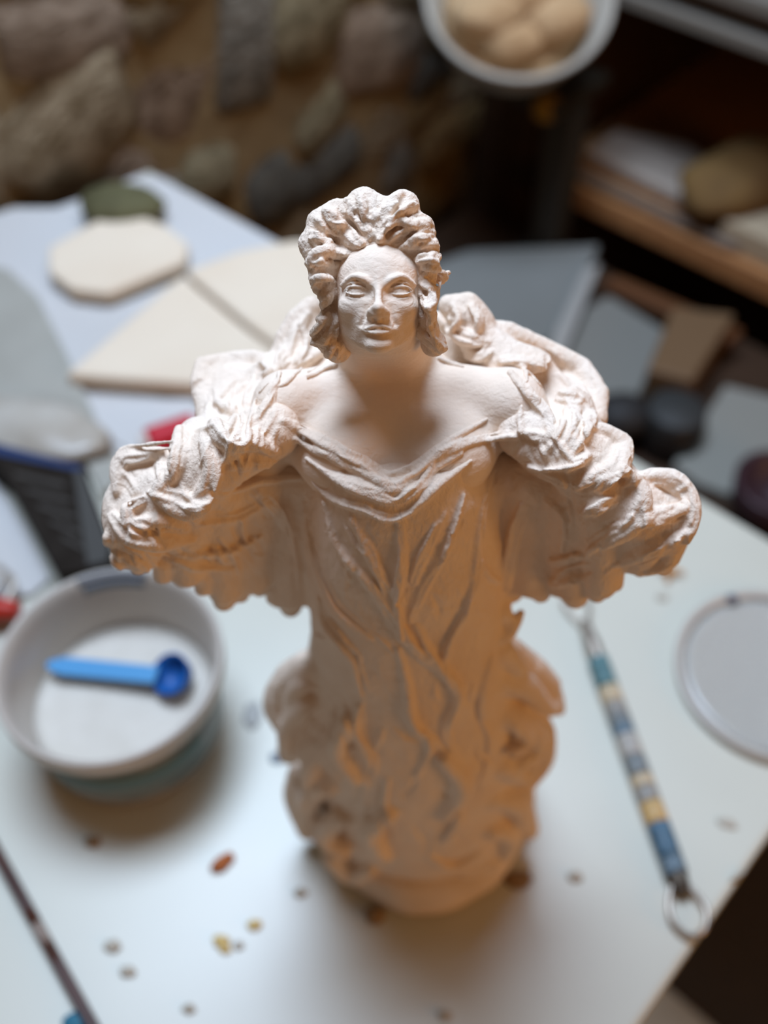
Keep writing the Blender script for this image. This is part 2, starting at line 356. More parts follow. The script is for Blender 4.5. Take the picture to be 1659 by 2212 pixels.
for pts in ([(700, 690, 6), (668, 730, 9), (625, 760, 6)], [(712, 720, 6), (682, 765, 9), (612, 790, 5)], [(720, 745, 6), (700, 785, 9), (650, 798, 5)], [(735, 760, 5), (728, 785, 7), (690, 800, 4)], [(700, 782, 5), (650, 800, 8), (590, 806, 4)], [(712, 790, 4), (670, 812, 6), (620, 822, 3)], [(985, 775, 5), (1030, 790, 7), (1075, 800, 4)], [(940, 680, 6), (968, 715, 9), (1010, 735, 5)], [(930, 715, 6), (955, 755, 9), (1015, 772, 5)], [(925, 745, 5), (945, 775, 8), (1000, 792, 5)]):
    stroke(hair, pts, .5, .0006, False, [hair, fig], 5); stroke(hair, [(a+8, b+9, r*.5) for a, b, r in pts], .2, .0006, True, [hair], 5); stroke(hair, [(a-4, b-9, r*.5) for a, b, r in pts], .5, .0006, False, [hair, fig], 5)
print('hair', round(time.time()-T0, 1))
# --- robe: torso and skirt core, two wings, finger strokes
rb = Grid([-.089, .116, T+.012], [.086, .223, T+.312], .00034)
prof = []
for row, cx, hw, r, b in [(985, 850, 160, .158, .013), (1060, 856, 172, .1475, .016), (1150, 865, 192, .144, .020), (1300, 872, 215, .1415, .024), (1420, 880, 205, .1405, .026), (1550, 890, 210, .139, .029), (1700, 898, 235, .137, .034), (1850, 912, 234, .138, .042), (1925, 915, 232, .1385, .0455)]:
    p = P(cx, row, r); prof.append((p[2], p[0], r+b, hw*mpp(P(cx, row, r+.4*b)), b))
rb.loft(prof)
print('loft', round(time.time()-T0, 1))
LW = [[(590, 930, .164, 62), (480, 985, .158, 72), (380, 1065, .154, 74), (300, 1120, .152, 66)],
      [(640, 1020, .168, 60), (640, 1150, .169, 56), (625, 1275, .168, 44)], [(560, 1040, .163, 54), (550, 1150, .165, 50), (545, 1245, .164, 40)],
      [(480, 1060, .159, 52), (480, 1170, .161, 48), (483, 1272, .160, 34)], [(400, 1100, .155, 52), (400, 1180, .156, 44), (405, 1235, .155, 34)], [(320, 1140, .151, 48), (310, 1200, .151, 34)], [(275, 1130, .152, 44), (270, 1195, .152, 30)],
      [(480, 830, .188, 34), (500, 900, .178, 52), (470, 960, .166, 60)], [(560, 820, .184, 40), (530, 890, .176, 52)], [(415, 935, .168, 28), (400, 1000, .160, 42)], [(300, 1025, .160, 44), (270, 1080, .156, 40)]]
RW = [[(1130, 930, .166, 62), (1230, 985, .159, 70), (1330, 1070, .154, 72), (1415, 1115, .152, 68)],
      [(1080, 1020, .168, 60), (1085, 1150, .169, 54), (1090, 1260, .168, 42)], [(1150, 1040, .163, 54), (1150, 1150, .165, 50), (1150, 1255, .164, 40)], [(1235, 1080, .158, 52), (1235, 1180, .160, 46), (1240, 1272, .159, 36)],
      [(1310, 1110, .152, 50), (1305, 1190, .152, 44), (1300, 1258, .151, 36)], [(1390, 1130, .151, 50), (1385, 1205, .151, 40)], [(1450, 1120, .152, 52), (1435, 1195, .151, 38)],
      [(1150, 800, .186, 40), (1220, 850, .178, 52), (1240, 940, .166, 58)], [(1080, 760, .190, 38), (1150, 810, .184, 46)], [(1305, 965, .164, 42), (1290, 1030, .157, 50)], [(1010, 690, .196, 44), (1050, 760, .190, 40), (1120, 840, .180, 40)], [(662, 712, .203, 34), (642, 785, .194, 42), (580, 850, .182, 44)]]
LW += [[(672, 712, .205, 38), (652, 785, .198, 48), (600, 840, .190, 50)], [(610, 800, .196, 40), (520, 815, .192, 42), (470, 830, .190, 40)], [(520, 850, .186, 50), (470, 900, .178, 46)]]
RW += [[(1060, 740, .200, 40), (1140, 770, .198, 48), (1220, 820, .192, 52), (1250, 880, .182, 50)], [(990, 700, .204, 44), (1000, 770, .198, 50)]]
for w in LW+RW: chain(rb, w, .0042)
# scalloped lower hems
def hemr(px): return float(np.interp(px, [270, 400, 480, 545, 640, 1080, 1150, 1240, 1300, 1440], [.151, .155, .160, .164, .168, .168, .164, .159, .154, .151]))
for px, py, rr in [(300, 1222, 22), (352, 1240, 24), (395, 1250, 22), (440, 1268, 22), (485, 1296, 27), (520, 1285, 20), (562, 1270, 22), (595, 1290, 22), (628, 1310, 26), (1110, 1278, 22), (1168, 1280, 25), (1205, 1272, 20), (1243, 1290, 27), (1290, 1280, 24), (1325, 1258, 24), (1385, 1222, 26), (1432, 1222, 26)]:
    chain(rb, [(px, py-26, hemr(px), rr), (px, py, hemr(px), rr*.92)], .0016)
# open rims at the back of both wings
chain(rb, [(600, 790, .192, 20), (545, 772, .194, 17), (490, 778, .194, 17), (440, 790, .192, 20), (432, 830, .186, 22), (445, 885, .178, 22)], .0015)
chain(rb, [(1060, 715, .196, 24), (1100, 715, .196, 20), (1190, 757, .194, 20), (1255, 792, .190, 22), (1292, 850, .182, 24), (1285, 905, .174, 26)], .0015)
chain(rb, [(970, 660, .198, 24), (1010, 655, .198, 24), (1045, 690, .196, 20)], .002)
chain(rb, [(672, 662, .206, 22), (640, 690, .203, 22), (614, 730, .199, 20), (604, 775, .195, 18)], .002)
rb.ell(P(520, 822, .181), (.0068, .0075, .0030), None, .0015, True)
rb.ell(P(1205, 822, .180), (.0085, .0075, .0032), None, .0015, True)
G2 = [rb, fig]
STROKES = [  # left sleeve and wing
    ([(494, 990, 20), (512, 960, 24), (545, 952, 24), (590, 978, 16)], .35), ([(391, 915, 20), (388, 975, 24), (372, 1030, 20)], .5), ([(439, 955, 18), (458, 1020, 22), (428, 1082, 22), (370, 1062, 14)], .4),
    ([(340, 1075, 18), (399, 1104, 22), (455, 1092, 22), (522, 1086, 12)], .4), ([(310, 1078, 14), (278, 1098, 18), (290, 1132, 18), (340, 1124, 16), (396, 1140, 12)], .45), ([(240, 1115, 18), (285, 1158, 24), (350, 1168, 26), (415, 1168, 14)], .45),
    ([(250, 1190, 14), (295, 1210, 17), (325, 1236, 10)], .5), ([(234, 1160, 12), (236, 1180, 12)], .5), ([(246, 1205, 12), (262, 1230, 12)], .5), ([(252, 1060, 18), (262, 1000, 22), (300, 985, 22), (375, 975, 18)], .5), ([(345, 1000, 12), (352, 1040, 18), (330, 1070, 14)], .4),
    ([(450, 890, 18), (480, 940, 26), (520, 965, 20)], .4), ([(470, 870, 12), (520, 900, 16), (500, 950, 12)], .3), ([(580, 800, 12), (545, 850, 16), (520, 920, 14)], .4), ([(610, 790, 10), (590, 850, 12), (560, 900, 10)], .4),
    ([(690, 760, 14), (640, 790, 16), (600, 830, 12)], .4), ([(440, 1130, 14), (520, 1115, 10), (600, 1075, 8)], .2), ([(420, 1200, 12), (500, 1190, 12), (560, 1160, 8)], .15), ([(620, 1095, 9), (640, 1180, 12), (650, 1290, 10)], .2),
    ([(560, 1060, 10), (600, 1100, 12), (622, 1150, 8)], .2), ([(480, 1070, 8), (560, 1040, 9), (650, 1030, 8)], .2), ([(500, 1010, 8), (580, 1005, 10), (660, 1000, 6)], .2), ([(350, 1195, 9), (420, 1222, 10), (500, 1230, 8)], .15),
    ([(664, 680, 10), (638, 720, 14), (625, 775, 10)], .5), ([(650, 700, 7), (660, 740, 9), (640, 780, 7)], .4), ([(618, 740, 8), (608, 775, 10), (590, 810, 7)], .5), ([(1020, 660, 8), (1036, 690, 12), (1030, 730, 8)], .5),
    # neckline folds
    ([(612, 908, 9), (677, 943, 13), (749, 979, 12), (805, 1005, 10), (845, 1026, 8), (890, 1008, 10), (960, 960, 12), (1052, 905, 8)], .45),
    ([(636, 948, 8), (697, 981, 12), (777, 1022, 11), (850, 1056, 8), (890, 1032, 10), (950, 985, 11), (1020, 957, 10), (1100, 943, 7)], .45),
    ([(662, 990, 7), (713, 1026, 11), (765, 1058, 9), (852, 1086, 7), (900, 1058, 9), (940, 1012, 11), (1000, 980, 7)], .4), ([(673, 1040, 6), (717, 1078, 9), (780, 1100, 7), (853, 1122, 6), (905, 1088, 8), (955, 1042, 12), (1018, 995, 8)], .35),
    ([(650, 935, 5), (710, 968, 6), (780, 1003, 5), (845, 1040, 4), (900, 1018, 5), (960, 975, 6)], .55), ([(1060, 950, 6), (1130, 938, 9), (1165, 942, 10), (1195, 950, 6)], .4),
    # right sleeve and wing
    ([(1090, 790, 12), (1140, 850, 16), (1180, 900, 14), (1200, 950, 10)], .05), ([(1229, 863, 10), (1217, 924, 16), (1180, 978, 9)], .4), ([(1250, 870, 10), (1240, 940, 16), (1205, 985, 9)], .4), ([(1285, 880, 14), (1262, 935, 16), (1222, 988, 8)], .4),
    ([(1303, 925, 22), (1345, 961, 24), (1331, 1010, 24), (1270, 1038, 18), (1225, 1053, 9)], .4), ([(1270, 985, 14), (1240, 1003, 12), (1225, 1015, 8)], .4), ([(1345, 1020, 12), (1305, 1048, 12), (1260, 1075, 8)], .4),
    ([(1352, 1015, 20), (1385, 1068, 26), (1368, 1129, 26), (1323, 1160, 24), (1282, 1186, 14)], .4), ([(1255, 1108, 12), (1285, 1090, 20), (1325, 1072, 12)], .35), ([(1372, 1030, 18), (1413, 1026, 22), (1462, 1042, 24), (1490, 1088, 24), (1488, 1145, 20), (1455, 1180, 16)], .6),
    ([(1390, 1132, 14), (1420, 1118, 20), (1480, 1098, 14)], .45), ([(1335, 1220, 12), (1385, 1196, 20), (1440, 1172, 18), (1490, 1150, 12)], .4), ([(1400, 1236, 10), (1440, 1218, 12), (1460, 1190, 10)], .4), ([(1195, 1262, 14), (1235, 1244, 20), (1275, 1236, 14)], .35),
    ([(1190, 1215, 8), (1230, 1208, 10), (1260, 1200, 6)], .3), ([(1085, 780, 14), (1170, 790, 16), (1240, 830, 14)], .3), ([(1140, 840, 10), (1200, 850, 14), (1255, 860, 10)], .3), ([(960, 700, 14), (1000, 730, 18), (1050, 740, 12)], .4), ([(985, 760, 9), (1030, 775, 12), (1060, 760, 8)], .4), ([(980, 660, 12), (990, 690, 16), (975, 720, 10)], .4),
    ([(1120, 1010, 9), (1180, 1030, 11), (1250, 1060, 7)], .2), ([(1060, 1020, 9), (1040, 1110, 14), (1030, 1220, 12), (1010, 1310, 9)], .3), ([(1130, 1090, 8), (1105, 1170, 12), (1095, 1270, 10)], .2), ([(1180, 1080, 8), (1220, 1120, 10), (1215, 1190, 8)], .15), ([(1100, 1000, 8), (1190, 1010, 8), (1260, 1000, 6)], .2),
    # dress front
    ([(700, 1085, 8), (730, 1180, 14), (800, 1260, 14), (850, 1340, 12), (905, 1410, 12), (970, 1470, 9)], .25), ([(660, 1090, 8), (680, 1200, 12), (720, 1310, 14), (800, 1380, 10)], .25), ([(760, 1120, 7), (800, 1200, 12), (835, 1270, 10), (870, 1340, 8)], .25), ([(870, 1130, 8), (868, 1220, 12), (860, 1300, 12), (865, 1380, 9)], .25),
    ([(1000, 1070, 8), (970, 1170, 12), (920, 1260, 12), (885, 1340, 9)], .2), ([(960, 1110, 7), (920, 1190, 10), (895, 1260, 8)], .2), ([(1040, 1230, 8), (1000, 1330, 12), (960, 1420, 12), (985, 1500, 9)], .25), ([(690, 1250, 8), (700, 1340, 14), (760, 1420, 12), (780, 1500, 9)], .25),
    ([(900, 1350, 8), (940, 1430, 12), (990, 1500, 14), (960, 1580, 12), (1000, 1650, 9)], .35), ([(860, 1400, 8), (880, 1480, 12), (890, 1560, 14), (930, 1610, 12), (900, 1680, 9)], .35), ([(790, 1480, 9), (770, 1570, 16), (800, 1650, 16), (760, 1730, 10)], .35), ([(840, 1650, 9), (830, 1740, 14), (860, 1820, 12)], .35), ([(1060, 1420, 9), (1040, 1520, 14), (1060, 1620, 14), (1030, 1720, 10)], .3),
    ([(960, 1700, 9), (990, 1760, 14), (950, 1830, 12)], .3), ([(720, 1520, 9), (700, 1600, 14), (730, 1680, 10)], .3), ([(750, 1790, 9), (730, 1840, 14), (770, 1890, 12), (830, 1880, 9)], .4), ([(930, 1850, 9), (980, 1870, 14), (1040, 1840, 10)], .3)]
for pts, lf in STROKES: stroke(rb, pts, lf, .0011, grids=G2)
for pts, lf in STROKES:                                  # fibrous ridges and cuts that run along each fold
    q = catmull(pts, 3); rmax = max(p[2] for p in pts)
    for k in range(5 if rmax > 15 else 3):
        off = rnd.uniform(-1.05, 1.05)*rmax; i0 = rnd.randrange(0, max(1, len(q)-5)); i1 = min(len(q), i0+rnd.randint(4, 9)); w = q[i0:i1]
        if len(w) < 3: continue
        t = np.gradient(w[:, :2], axis=0); t /= np.maximum(np.linalg.norm(t, axis=1), 1e-6)[:, None]; r = rnd.uniform(3.0, 5.5)
        stroke(rb, [(a-v*off+rnd.uniform(-3, 3), b+u*off+rnd.uniform(-3, 3), r) for (a, b, c), (u, v) in zip(w, t)], rnd.uniform(.2, .6), .0006, rnd.random() < .45, grids=G2, n=3)
print('strokes', round(time.time()-T0, 1))
# curls standing off both sides of the skirt
CURL = [[(660, 1435, .170, 30), (625, 1465, .172, 34), (600, 1515, .172, 32), (612, 1560, .170, 26)], [(700, 1560, .156, 30), (640, 1590, .162, 34), (625, 1625, .164, 26)], [(1100, 1400, .170, 28), (1150, 1450, .174, 34), (1185, 1500, .174, 30), (1205, 1530, .172, 16)], [(1110, 1530, .160, 30), (1165, 1570, .166, 30), (1168, 1640, .166, 28), (1130, 1690, .160, 26)], [(1120, 1720, .160, 30), (1140, 1790, .160, 24)], [(655, 1660, .166, 30), (640, 1720, .166, 28), (665, 1790, .164, 24)],
        [(720, 1850, .148, 26), (760, 1890, .144, 22), (800, 1880, .141, 14)], [(1000, 1880, .143, 20), (1060, 1860, .147, 24)], [(840, 1760, .137, 18), (800, 1800, .138, 22), (830, 1850, .139, 16)], [(960, 1640, .137, 16), (1000, 1700, .138, 20), (960, 1760, .138, 18)], [(750, 1560, .142, 18), (730, 1620, .143, 22), (770, 1680, .141, 18)], [(690, 1440, .160, 26), (650, 1450, .162, 26), (612, 1490, .164, 26), (608, 1545, .162, 24)], [(690, 1500, .158, 22), (660, 1520, .156, 26), (625, 1575, .158, 28), (640, 1620, .158, 24), (690, 1600, .152, 20)], [(690, 1470, .158, 18), (650, 1480, .158, 20), (630, 1520, .160, 20)],
        [(720, 1600, .150, 24), (680, 1640, .152, 26), (670, 1690, .152, 22), (710, 1700, .148, 18)], [(720, 1680, .150, 24), (670, 1720, .154, 28), (665, 1770, .154, 22)], [(740, 1760, .146, 24), (700, 1800, .148, 26), (740, 1840, .144, 18)], [(650, 1700, .158, 18), (655, 1740, .158, 20)],
        [(1090, 1370, .158, 20), (1112, 1345, .160, 14), (1125, 1325, .162, 8)], [(1085, 1320, .160, 20), (1100, 1340, .160, 12)], [(1080, 1400, .158, 26), (1115, 1440, .160, 24), (1120, 1480, .160, 20)], [(1080, 1470, .156, 26), (1130, 1480, .160, 30), (1170, 1520, .164, 22), (1200, 1535, .168, 11), (1204, 1515, .17, 8)],
        [(1090, 1540, .154, 26), (1140, 1560, .158, 26), (1160, 1610, .158, 24), (1120, 1650, .152, 20)], [(1110, 1560, .152, 16), (1140, 1600, .152, 18), (1110, 1625, .148, 14)], [(1080, 1650, .150, 26), (1130, 1670, .154, 28), (1150, 1620, .158, 24)], [(1060, 1720, .148, 26), (1110, 1730, .152, 30), (1130, 1780, .154, 22)], [(1150, 1440, .172, 24), (1185, 1480, .174, 26), (1160, 1450, .176, 24)], [(1060, 1790, .146, 22), (1100, 1800, .150, 26), (1090, 1840, .150, 20)]]
for c in CURL:
    q = catmull([(a, b, r, d) for a, b, r, d in c], 4); cc = [C(*p) for p in q]; rb.poly([a for a, b in cc], [b for a, b in cc], .0022)
for i in range(150):                                     # small ragged tool marks over wings, neckline and skirt
    zone = rnd.choice([(250, 560, 980, 1200, 60), (1200, 1480, 960, 1240, -60), (640, 1080, 1120, 1600, 80), (660, 1120, 1500, 1820, 90), (430, 600, 790, 960, 120), (1100, 1300, 740, 960, 60)])
    x, y = rnd.uniform(zone[0], zone[1]), rnd.uniform(zone[2], zone[3]); a = math.radians(zone[4]+rnd.uniform(-40, 40)); ln = rnd.uniform(25, 70); b = a+rnd.uniform(-.6, .6); r = rnd.uniform(2.6, 6)
    stroke(rb, [(x, y, r), (x+ln*.5*math.cos(a), y+ln*.5*math.sin(a), r*1.2), (x+ln*.5*(math.cos(a)+math.cos(b)), y+ln*.5*(math.sin(a)+math.sin(b)), r)], .3, .0008, rnd.random() < .5, grids=G2)
print('robe', round(time.time()-T0, 1))
o0 = STAT
def d_skin(V): return .00006*noise(V*np.array([700, 900, 1400.]))
def d_hair(V): return .00022*noise(V*900)+.00016*noise(V*1900+7)
def d_robe(V): return .0004*noise(V*np.array([260, 260, 150.]))+.00022*noise(V*np.array([900, 900, 600.])+3)
nets(fig, 'figure', M_SKIN, statue, o0, 1, d_skin)
nets(hair, 'hair', M_HAIR, statue, o0, 1, d_hair)
nets(rb, 'robe', M_ROBE, statue, o0, 1, d_robe)
# --- base: a thick round slab of clay with a soft, uneven edge
bm = bmesh.new(); N = 72; rings = []
for z, rr in [(0, .0445), (.002, .0460), (.008, .0468), (.016, .0466), (.022, .0450), (.0255, .042), (.027, .034), (.027, .001)]:
    ring = []
    for i in range(N):
        a = 2*math.pi*i/N; w = 1+.012*math.sin(3*a+1)+.008*math.sin(7*a+z*90)+.006*math.sin(13*a)
        ring.append(bm.verts.new((rr*w*math.cos(a)*.98, rr*w*math.sin(a), z)))
    rings.append(ring)
for a, b in zip(rings, rings[1:]):
    for i in range(N): bm.faces.new((a[i], a[(i+1) % N], b[(i+1) % N], b[i]))
bm.faces.new(rings[0]); bm.faces.new(rings[-1])
bmobj('base', bm, M_BASE, statue, True, Pz(914, 1752, T))
del fig, hair, rb
# ------------------------------------------------------------------ room axes: e1 along the table's far edge, e2 away from the viewer
A0 = Pz(320, 365, T); B0 = Pz(1976, 1349, T); e1 = (B0-A0)/np.linalg.norm(B0-A0); e2 = np.array([-e1[1], e1[0], 0.0]); LT = float(np.linalg.norm(B0-A0))
ANG = math.atan2(e1[1], e1[0])
def Q(a, b, z): return A0*[1, 1, 0]+a*e1+b*e2+np.array([0, 0, z])
def ab(p): d = np.asarray(p)-A0; return float(d@e1), float(d@e2)
M_TABLE = mat('table_paint', (0.53, 0.505, 0.415), 0.36, (0.56, 0.535, 0.44), 9, bump=.05, bscale=700, spec=.5)
M_PAPER = mat('paper', (0.54, 0.52, 0.50), 0.8, (0.52, 0.49, 0.46), 5)
M_PLASTER = mat('plaster', (0.72, 0.60, 0.46), 0.9, (0.69, 0.56, 0.42), 14, bump=.2, bscale=500)
M_DARK = mat('dark_card', (0.014, 0.010, 0.007), 0.8, (0.022, 0.017, 0.013), 60, spec=.1)
M_GREYCARD = mat('grey_card', (0.060, 0.056, 0.050), 0.7, spec=.15)
M_GREYSHEET = mat('grey_sheet', (0.20, 0.20, 0.185), 0.6, (0.175, 0.175, 0.16), 8)
M_STEEL = mat('steel_wire', (0.42, 0.36, 0.30), 0.35, metal=.8)
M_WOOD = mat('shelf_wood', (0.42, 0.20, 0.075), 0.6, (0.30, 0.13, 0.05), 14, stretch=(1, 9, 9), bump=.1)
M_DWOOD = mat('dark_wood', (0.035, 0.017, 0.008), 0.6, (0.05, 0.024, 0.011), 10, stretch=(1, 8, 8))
def prism(name, pts, th, m, parent=None, bev=.0, segs=2, smooth=False, bottom=None):
    """a slab standing on the outline pts (n x 3), th thick; bottom scales nothing, it is a real solid"""
    pts = [Vector(p) for p in pts]; c = sum(pts, Vector())/len(pts); bm = bmesh.new()
    f = bm.faces.new([bm.verts.new(p-c) for p in pts]); bmesh.ops.recalc_face_normals(bm, faces=[f])
    if f.normal.z > 0: f.normal_flip()
    r = bmesh.ops.extrude_face_region(bm, geom=[f]); bmesh.ops.translate(bm, verts=[v for v in r['geom'] if isinstance(v, bmesh.types.BMVert)], vec=(0, 0, th))
    if bev:
        bmesh.ops.recalc_face_normals(bm, faces=bm.faces[:])
        bmesh.ops.bevel(bm, geom=bm.edges[:], offset=bev, segments=segs, affect='EDGES', profile=.5)
    return bmobj(name, bm, m, parent, smooth, c)
def box(name, c, size, m, parent=None, rz=ANG, bev=.0, tilt=(0, 0)):
    bm = bmesh.new(); bmesh.ops.create_cube(bm, size=1); bmesh.ops.scale(bm, vec=size, verts=bm.verts)
    if bev: bmesh.ops.bevel(bm, geom=bm.edges[:], offset=bev, segments=2, affect='EDGES', profile=.5)
    bmesh.ops.rotate(bm, cent=(0, 0, 0), matrix=Matrix.Rotation(rz, 3, 'Z') @ Matrix.Rotation(tilt[0], 3, 'X') @ Matrix.Rotation(tilt[1], 3, 'Y'), verts=bm.verts)
    return bmobj(name, bm, m, parent, False, c)
def lathe(name, prof, m, parent, loc, n=48, smooth=True, rot=None, sx=1.0, wob=0.0, closed=False):
    bm = bmesh.new(); R = []
    for r, z in prof:
        R.append([bm.verts.new((r*sx*math.cos(2*math.pi*i/n)*(1+wob*math.sin(3*2*math.pi*i/n+1)), r*math.sin(2*math.pi*i/n)*(1+wob*math.sin(2*2*math.pi*i/n)), z)) for i in range(n)] if r > 1e-6 else [bm.verts.new((0, 0, z))])
    for a, b in zip(R, R[1:]):
        for i in range(n):
            j = (i+1) % n
            if len(a) == 1 and len(b) == 1: continue
            if len(a) == 1: bm.faces.new((a[0], b[i], b[j]))
            elif len(b) == 1: bm.faces.new((a[i], a[j], b[0]))
            else: bm.faces.new((a[i], a[j], b[j], b[i]))
    if rot is not None: bmesh.ops.rotate(bm, cent=(0, 0, 0), matrix=rot, verts=bm.verts)
    return bmobj(name, bm, m, parent, smooth, loc)
def tube(name, pts, r, m, parent=None, n=10, closed=False, sub=6, radii=None):
    pts = np.asarray(pts, float)
    if closed: q = catmull(np.vstack([pts[-1], pts, pts[0], pts[1]]), sub)[sub:-sub-1][:-1]
    else: q = catmull(pts, sub)
    c = q.mean(0); q = q-c; bm = bmesh.new(); R = []; N = len(q)
    for i in range(N):
        t = (q[(i+1) % N]-q[i-1]) if closed else q[min(i+1, N-1)]-q[max(i-1, 0)]
        t = Vector(t).normalized(); u = t.cross(Vector((0, 0, 1)))
        u = u.normalized() if u.length > 1e-4 else Vector((1, 0, 0)); v = t.cross(u)
        rr = r if radii is None else float(np.interp(i/(N-1), np.linspace(0, 1, len(radii)), radii))
        R.append([bm.verts.new(Vector(q[i])+rr*(u*math.cos(2*math.pi*k/n)+v*math.sin(2*math.pi*k/n))) for k in range(n)])
    for i in range(N if closed else N-1):
        a, b = R[i], R[(i+1) % N]
        for k in range(n): bm.faces.new((a[k], a[(k+1) % n], b[(k+1) % n], b[k]))
    if not closed: bm.faces.new(R[0][::-1]); bm.faces.new(R[-1])
    return bmobj(name, bm, m, parent, True, c)
def lump(name, loc, rad, m, parent=None, seed=0, amp=.15, freq=1.6, sub=3, rot=0):
    bm = bmesh.new(); bmesh.ops.create_icosphere(bm, subdivisions=sub, radius=1)
    V = np.array([v.co for v in bm.verts]); d = 1+amp*2*noise(V*freq+seed*3.7+20)
    for v, k in zip(bm.verts, d): v.co = Vector((v.co.x*rad[0]*k, v.co.y*rad[1]*k, v.co.z*rad[2]*k))
    bmesh.ops.rotate(bm, cent=(0, 0, 0), matrix=Matrix.Rotation(rot, 3, 'Z'), verts=bm.verts)
    return bmobj(name, bm, m, parent, True, loc)
def zs(lst, z): return [Pz(x, y, z) for x, y in lst]
# ------------------------------------------------------------------ the setting
M_FLOOR = mat('floor_boards', (0.72, 0.66, 0.52), 0.6, (0.64, 0.57, 0.43), 6, stretch=(1, 6, 1))
M_MORTAR = mat('mortar', (0.17, 0.115, 0.055), 0.95, (0.24, 0.17, 0.085), 14, bump=.5, bscale=60)
fl = box('floor', Q(.8, .2, -.02), (4.2, 4.2, .04), M_FLOOR); tag(fl, 'dark brown floor seen past the near corner of the white table', kind='structure')
WA = -.045
wl = box('wall_left', Q(WA-.06, .45, .95), (.12, 3.4, 1.9), M_MORTAR); tag(wl, 'rough rubble wall of brown stones behind the worktable', kind='structure')
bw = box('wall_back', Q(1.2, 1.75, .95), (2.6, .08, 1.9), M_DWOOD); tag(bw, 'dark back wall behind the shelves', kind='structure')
SM = [mat('stone_%s' % n, c, .95, c2, 2.4, bump=.8, bscale=7, detail=8, spec=.1) for n, c, c2 in [('olive', (.44, .36, .22), (.20, .155, .085)), ('tan', (.46, .36, .235), (.22, .155, .085)), ('pink', (.45, .33, .235), (.21, .14, .09)), ('ochre', (.36, .245, .11), (.16, .095, .038)), ('grey', (.34, .30, .24), (.15, .13, .10)), ('slate', (.19, .17, .135), (.09, .08, .065))]]
stone_me = []
for k in range(9):
    bm = bmesh.new(); bmesh.ops.create_icosphere(bm, subdivisions=2, radius=1); V = np.array([v.co for v in bm.verts]); d = 1+.55*noise(V*1.3+k*5.1+30)+.25*noise(V*3+k)
    for v, q in zip(bm.verts, d):
        s3 = [math.copysign(abs(c)**.42, c) for c in v.co]; v.co = Vector((s3[0]*q, s3[1]*q, s3[2]*q))
    me = bpy.data.meshes.new('stone'); bmesh.ops.recalc_face_normals(bm, faces=bm.faces[:]); bm.to_mesh(me); bm.free()
    for p in me.polygons: p.use_smooth = True
    stone_me.append(me)
MESHES = {}
def stone(b, z, w, h, ang, mi, k):
    key = (k, mi)
    if key not in MESHES:
        me = stone_me[k].copy(); me.materials.append(SM[mi]); MESHES[key] = me
    o = bpy.data.objects.new('stone', MESHES[key]); COL.objects.link(o); o.parent = wl
    o.matrix_world = Matrix.Identity(4)
    o.location = Vector(Q(WA-.012, b, z))-wl.location
    o.rotation_euler = Matrix.Rotation(ANG, 3, 'Z').to_euler(); o.rotation_mode = 'XYZ'
    o.rotation_euler = (Matrix.Rotation(ANG, 3, 'Z') @ Matrix.Rotation(ang, 3, 'X')).to_euler()
    o.scale = (rs.uniform(.009, .020), w, h)
rs = random.Random(11); z = .22; nst = 0
while z < 1.22:
    h = rs.uniform(.020, .046); b = -.52+rs.uniform(-.05, 0)
    while b < .72:
        w = rs.uniform(.028, .062); k = rs.randrange(9)
        mi = rs.choices(range(6), [4, 4, 3, 3, 2, 2])[0]
        if nst < 300: stone(b+w, z+rs.uniform(-.008, .008), w*1.22, h*rs.uniform(1.0, 1.35), rs.uniform(-.35, .35), mi, k); nst += 1
        b += 2*w+.002
    z += 1.72*h
print('stones', nst)
# ------------------------------------------------------------------ worktable
tb = empty('worktable', Q(LT/2, -.35, 0), 'white painted worktable that carries the clay statue and the tools', 'table')
box('table_top', Q(LT/2, -.375, T-.014), (LT, .75, .028), M_TABLE, tb, bev=.003)
for a_, b_ in ((.06, -.06), (LT-.06, -.06), (.06, -.69), (LT-.06, -.69)): box('leg', Q(a_, b_, (T-.028)/2), (.05, .05, T-.028), M_TABLE, tb)
# papers and plaster slabs at the far left corner
pw = prism('paper_sheet', zs([(-120, 500), (30, 452), (120, 452), (200, 425), (300, 382), (345, 385), (640, 548), (560, 640), (300, 840), (420, 900), (410, 1000), (250, 985), (60, 800), (-120, 720)], T+.0006), .0012, M_PAPER)
tag(pw, 'large white paper sheet covering the far left corner of the worktable', 'paper')
lp = prism('paper_sheet', zs([(150, 870), (420, 862), (460, 1000), (300, 985), (220, 940)], T+.0025), .0008, M_PAPER); tag(lp, 'lilac-white paper sheet under the front edge of the plaster slab', 'paper')
s1 = prism('plaster_slab', zs([(222, 498), (300, 488), (362, 512), (412, 552), (405, 592), (240, 660), (160, 650), (112, 612), (112, 560)], T+.004), .011, M_PLASTER, bev=.003); tag(s1, 'small many-sided cream plaster slab below the dark green lump', 'slab')
s2 = prism('plaster_slab', zs([(150, 838), (398, 622), (540, 742), (700, 858), (430, 858)], T+.004), .012, M_PLASTER, bev=.003); tag(s2, 'large cream plaster slab with a straight front edge behind the left wing of the statue', 'slab')
s3 = prism('plaster_slab', zs([(404, 616), (520, 572), (640, 548), (790, 560), (860, 700), (760, 850), (708, 852), (550, 738)], T+.004), .0125, M_PLASTER, bev=.003); tag(s3, 'cream plaster slab directly behind the head of the statue', 'slab')
gl = lump('clay_lump', Pz(264, 444, T+.014), (.031, .022, .013), mat('green_clay', (.075, .066, .028), .8, (.11, .10, .045), 50), seed=2, amp=.1); tag(gl, 'dark olive green lump lying on white paper by the stone wall', 'clay')
bm = bmesh.new(); g = [(-60, 575), (20, 590), (85, 650), (150, 780), (205, 900), (262, 1040), (225, 1075), (190, 1010), (120, 985), (0, 955), (-60, 950)]
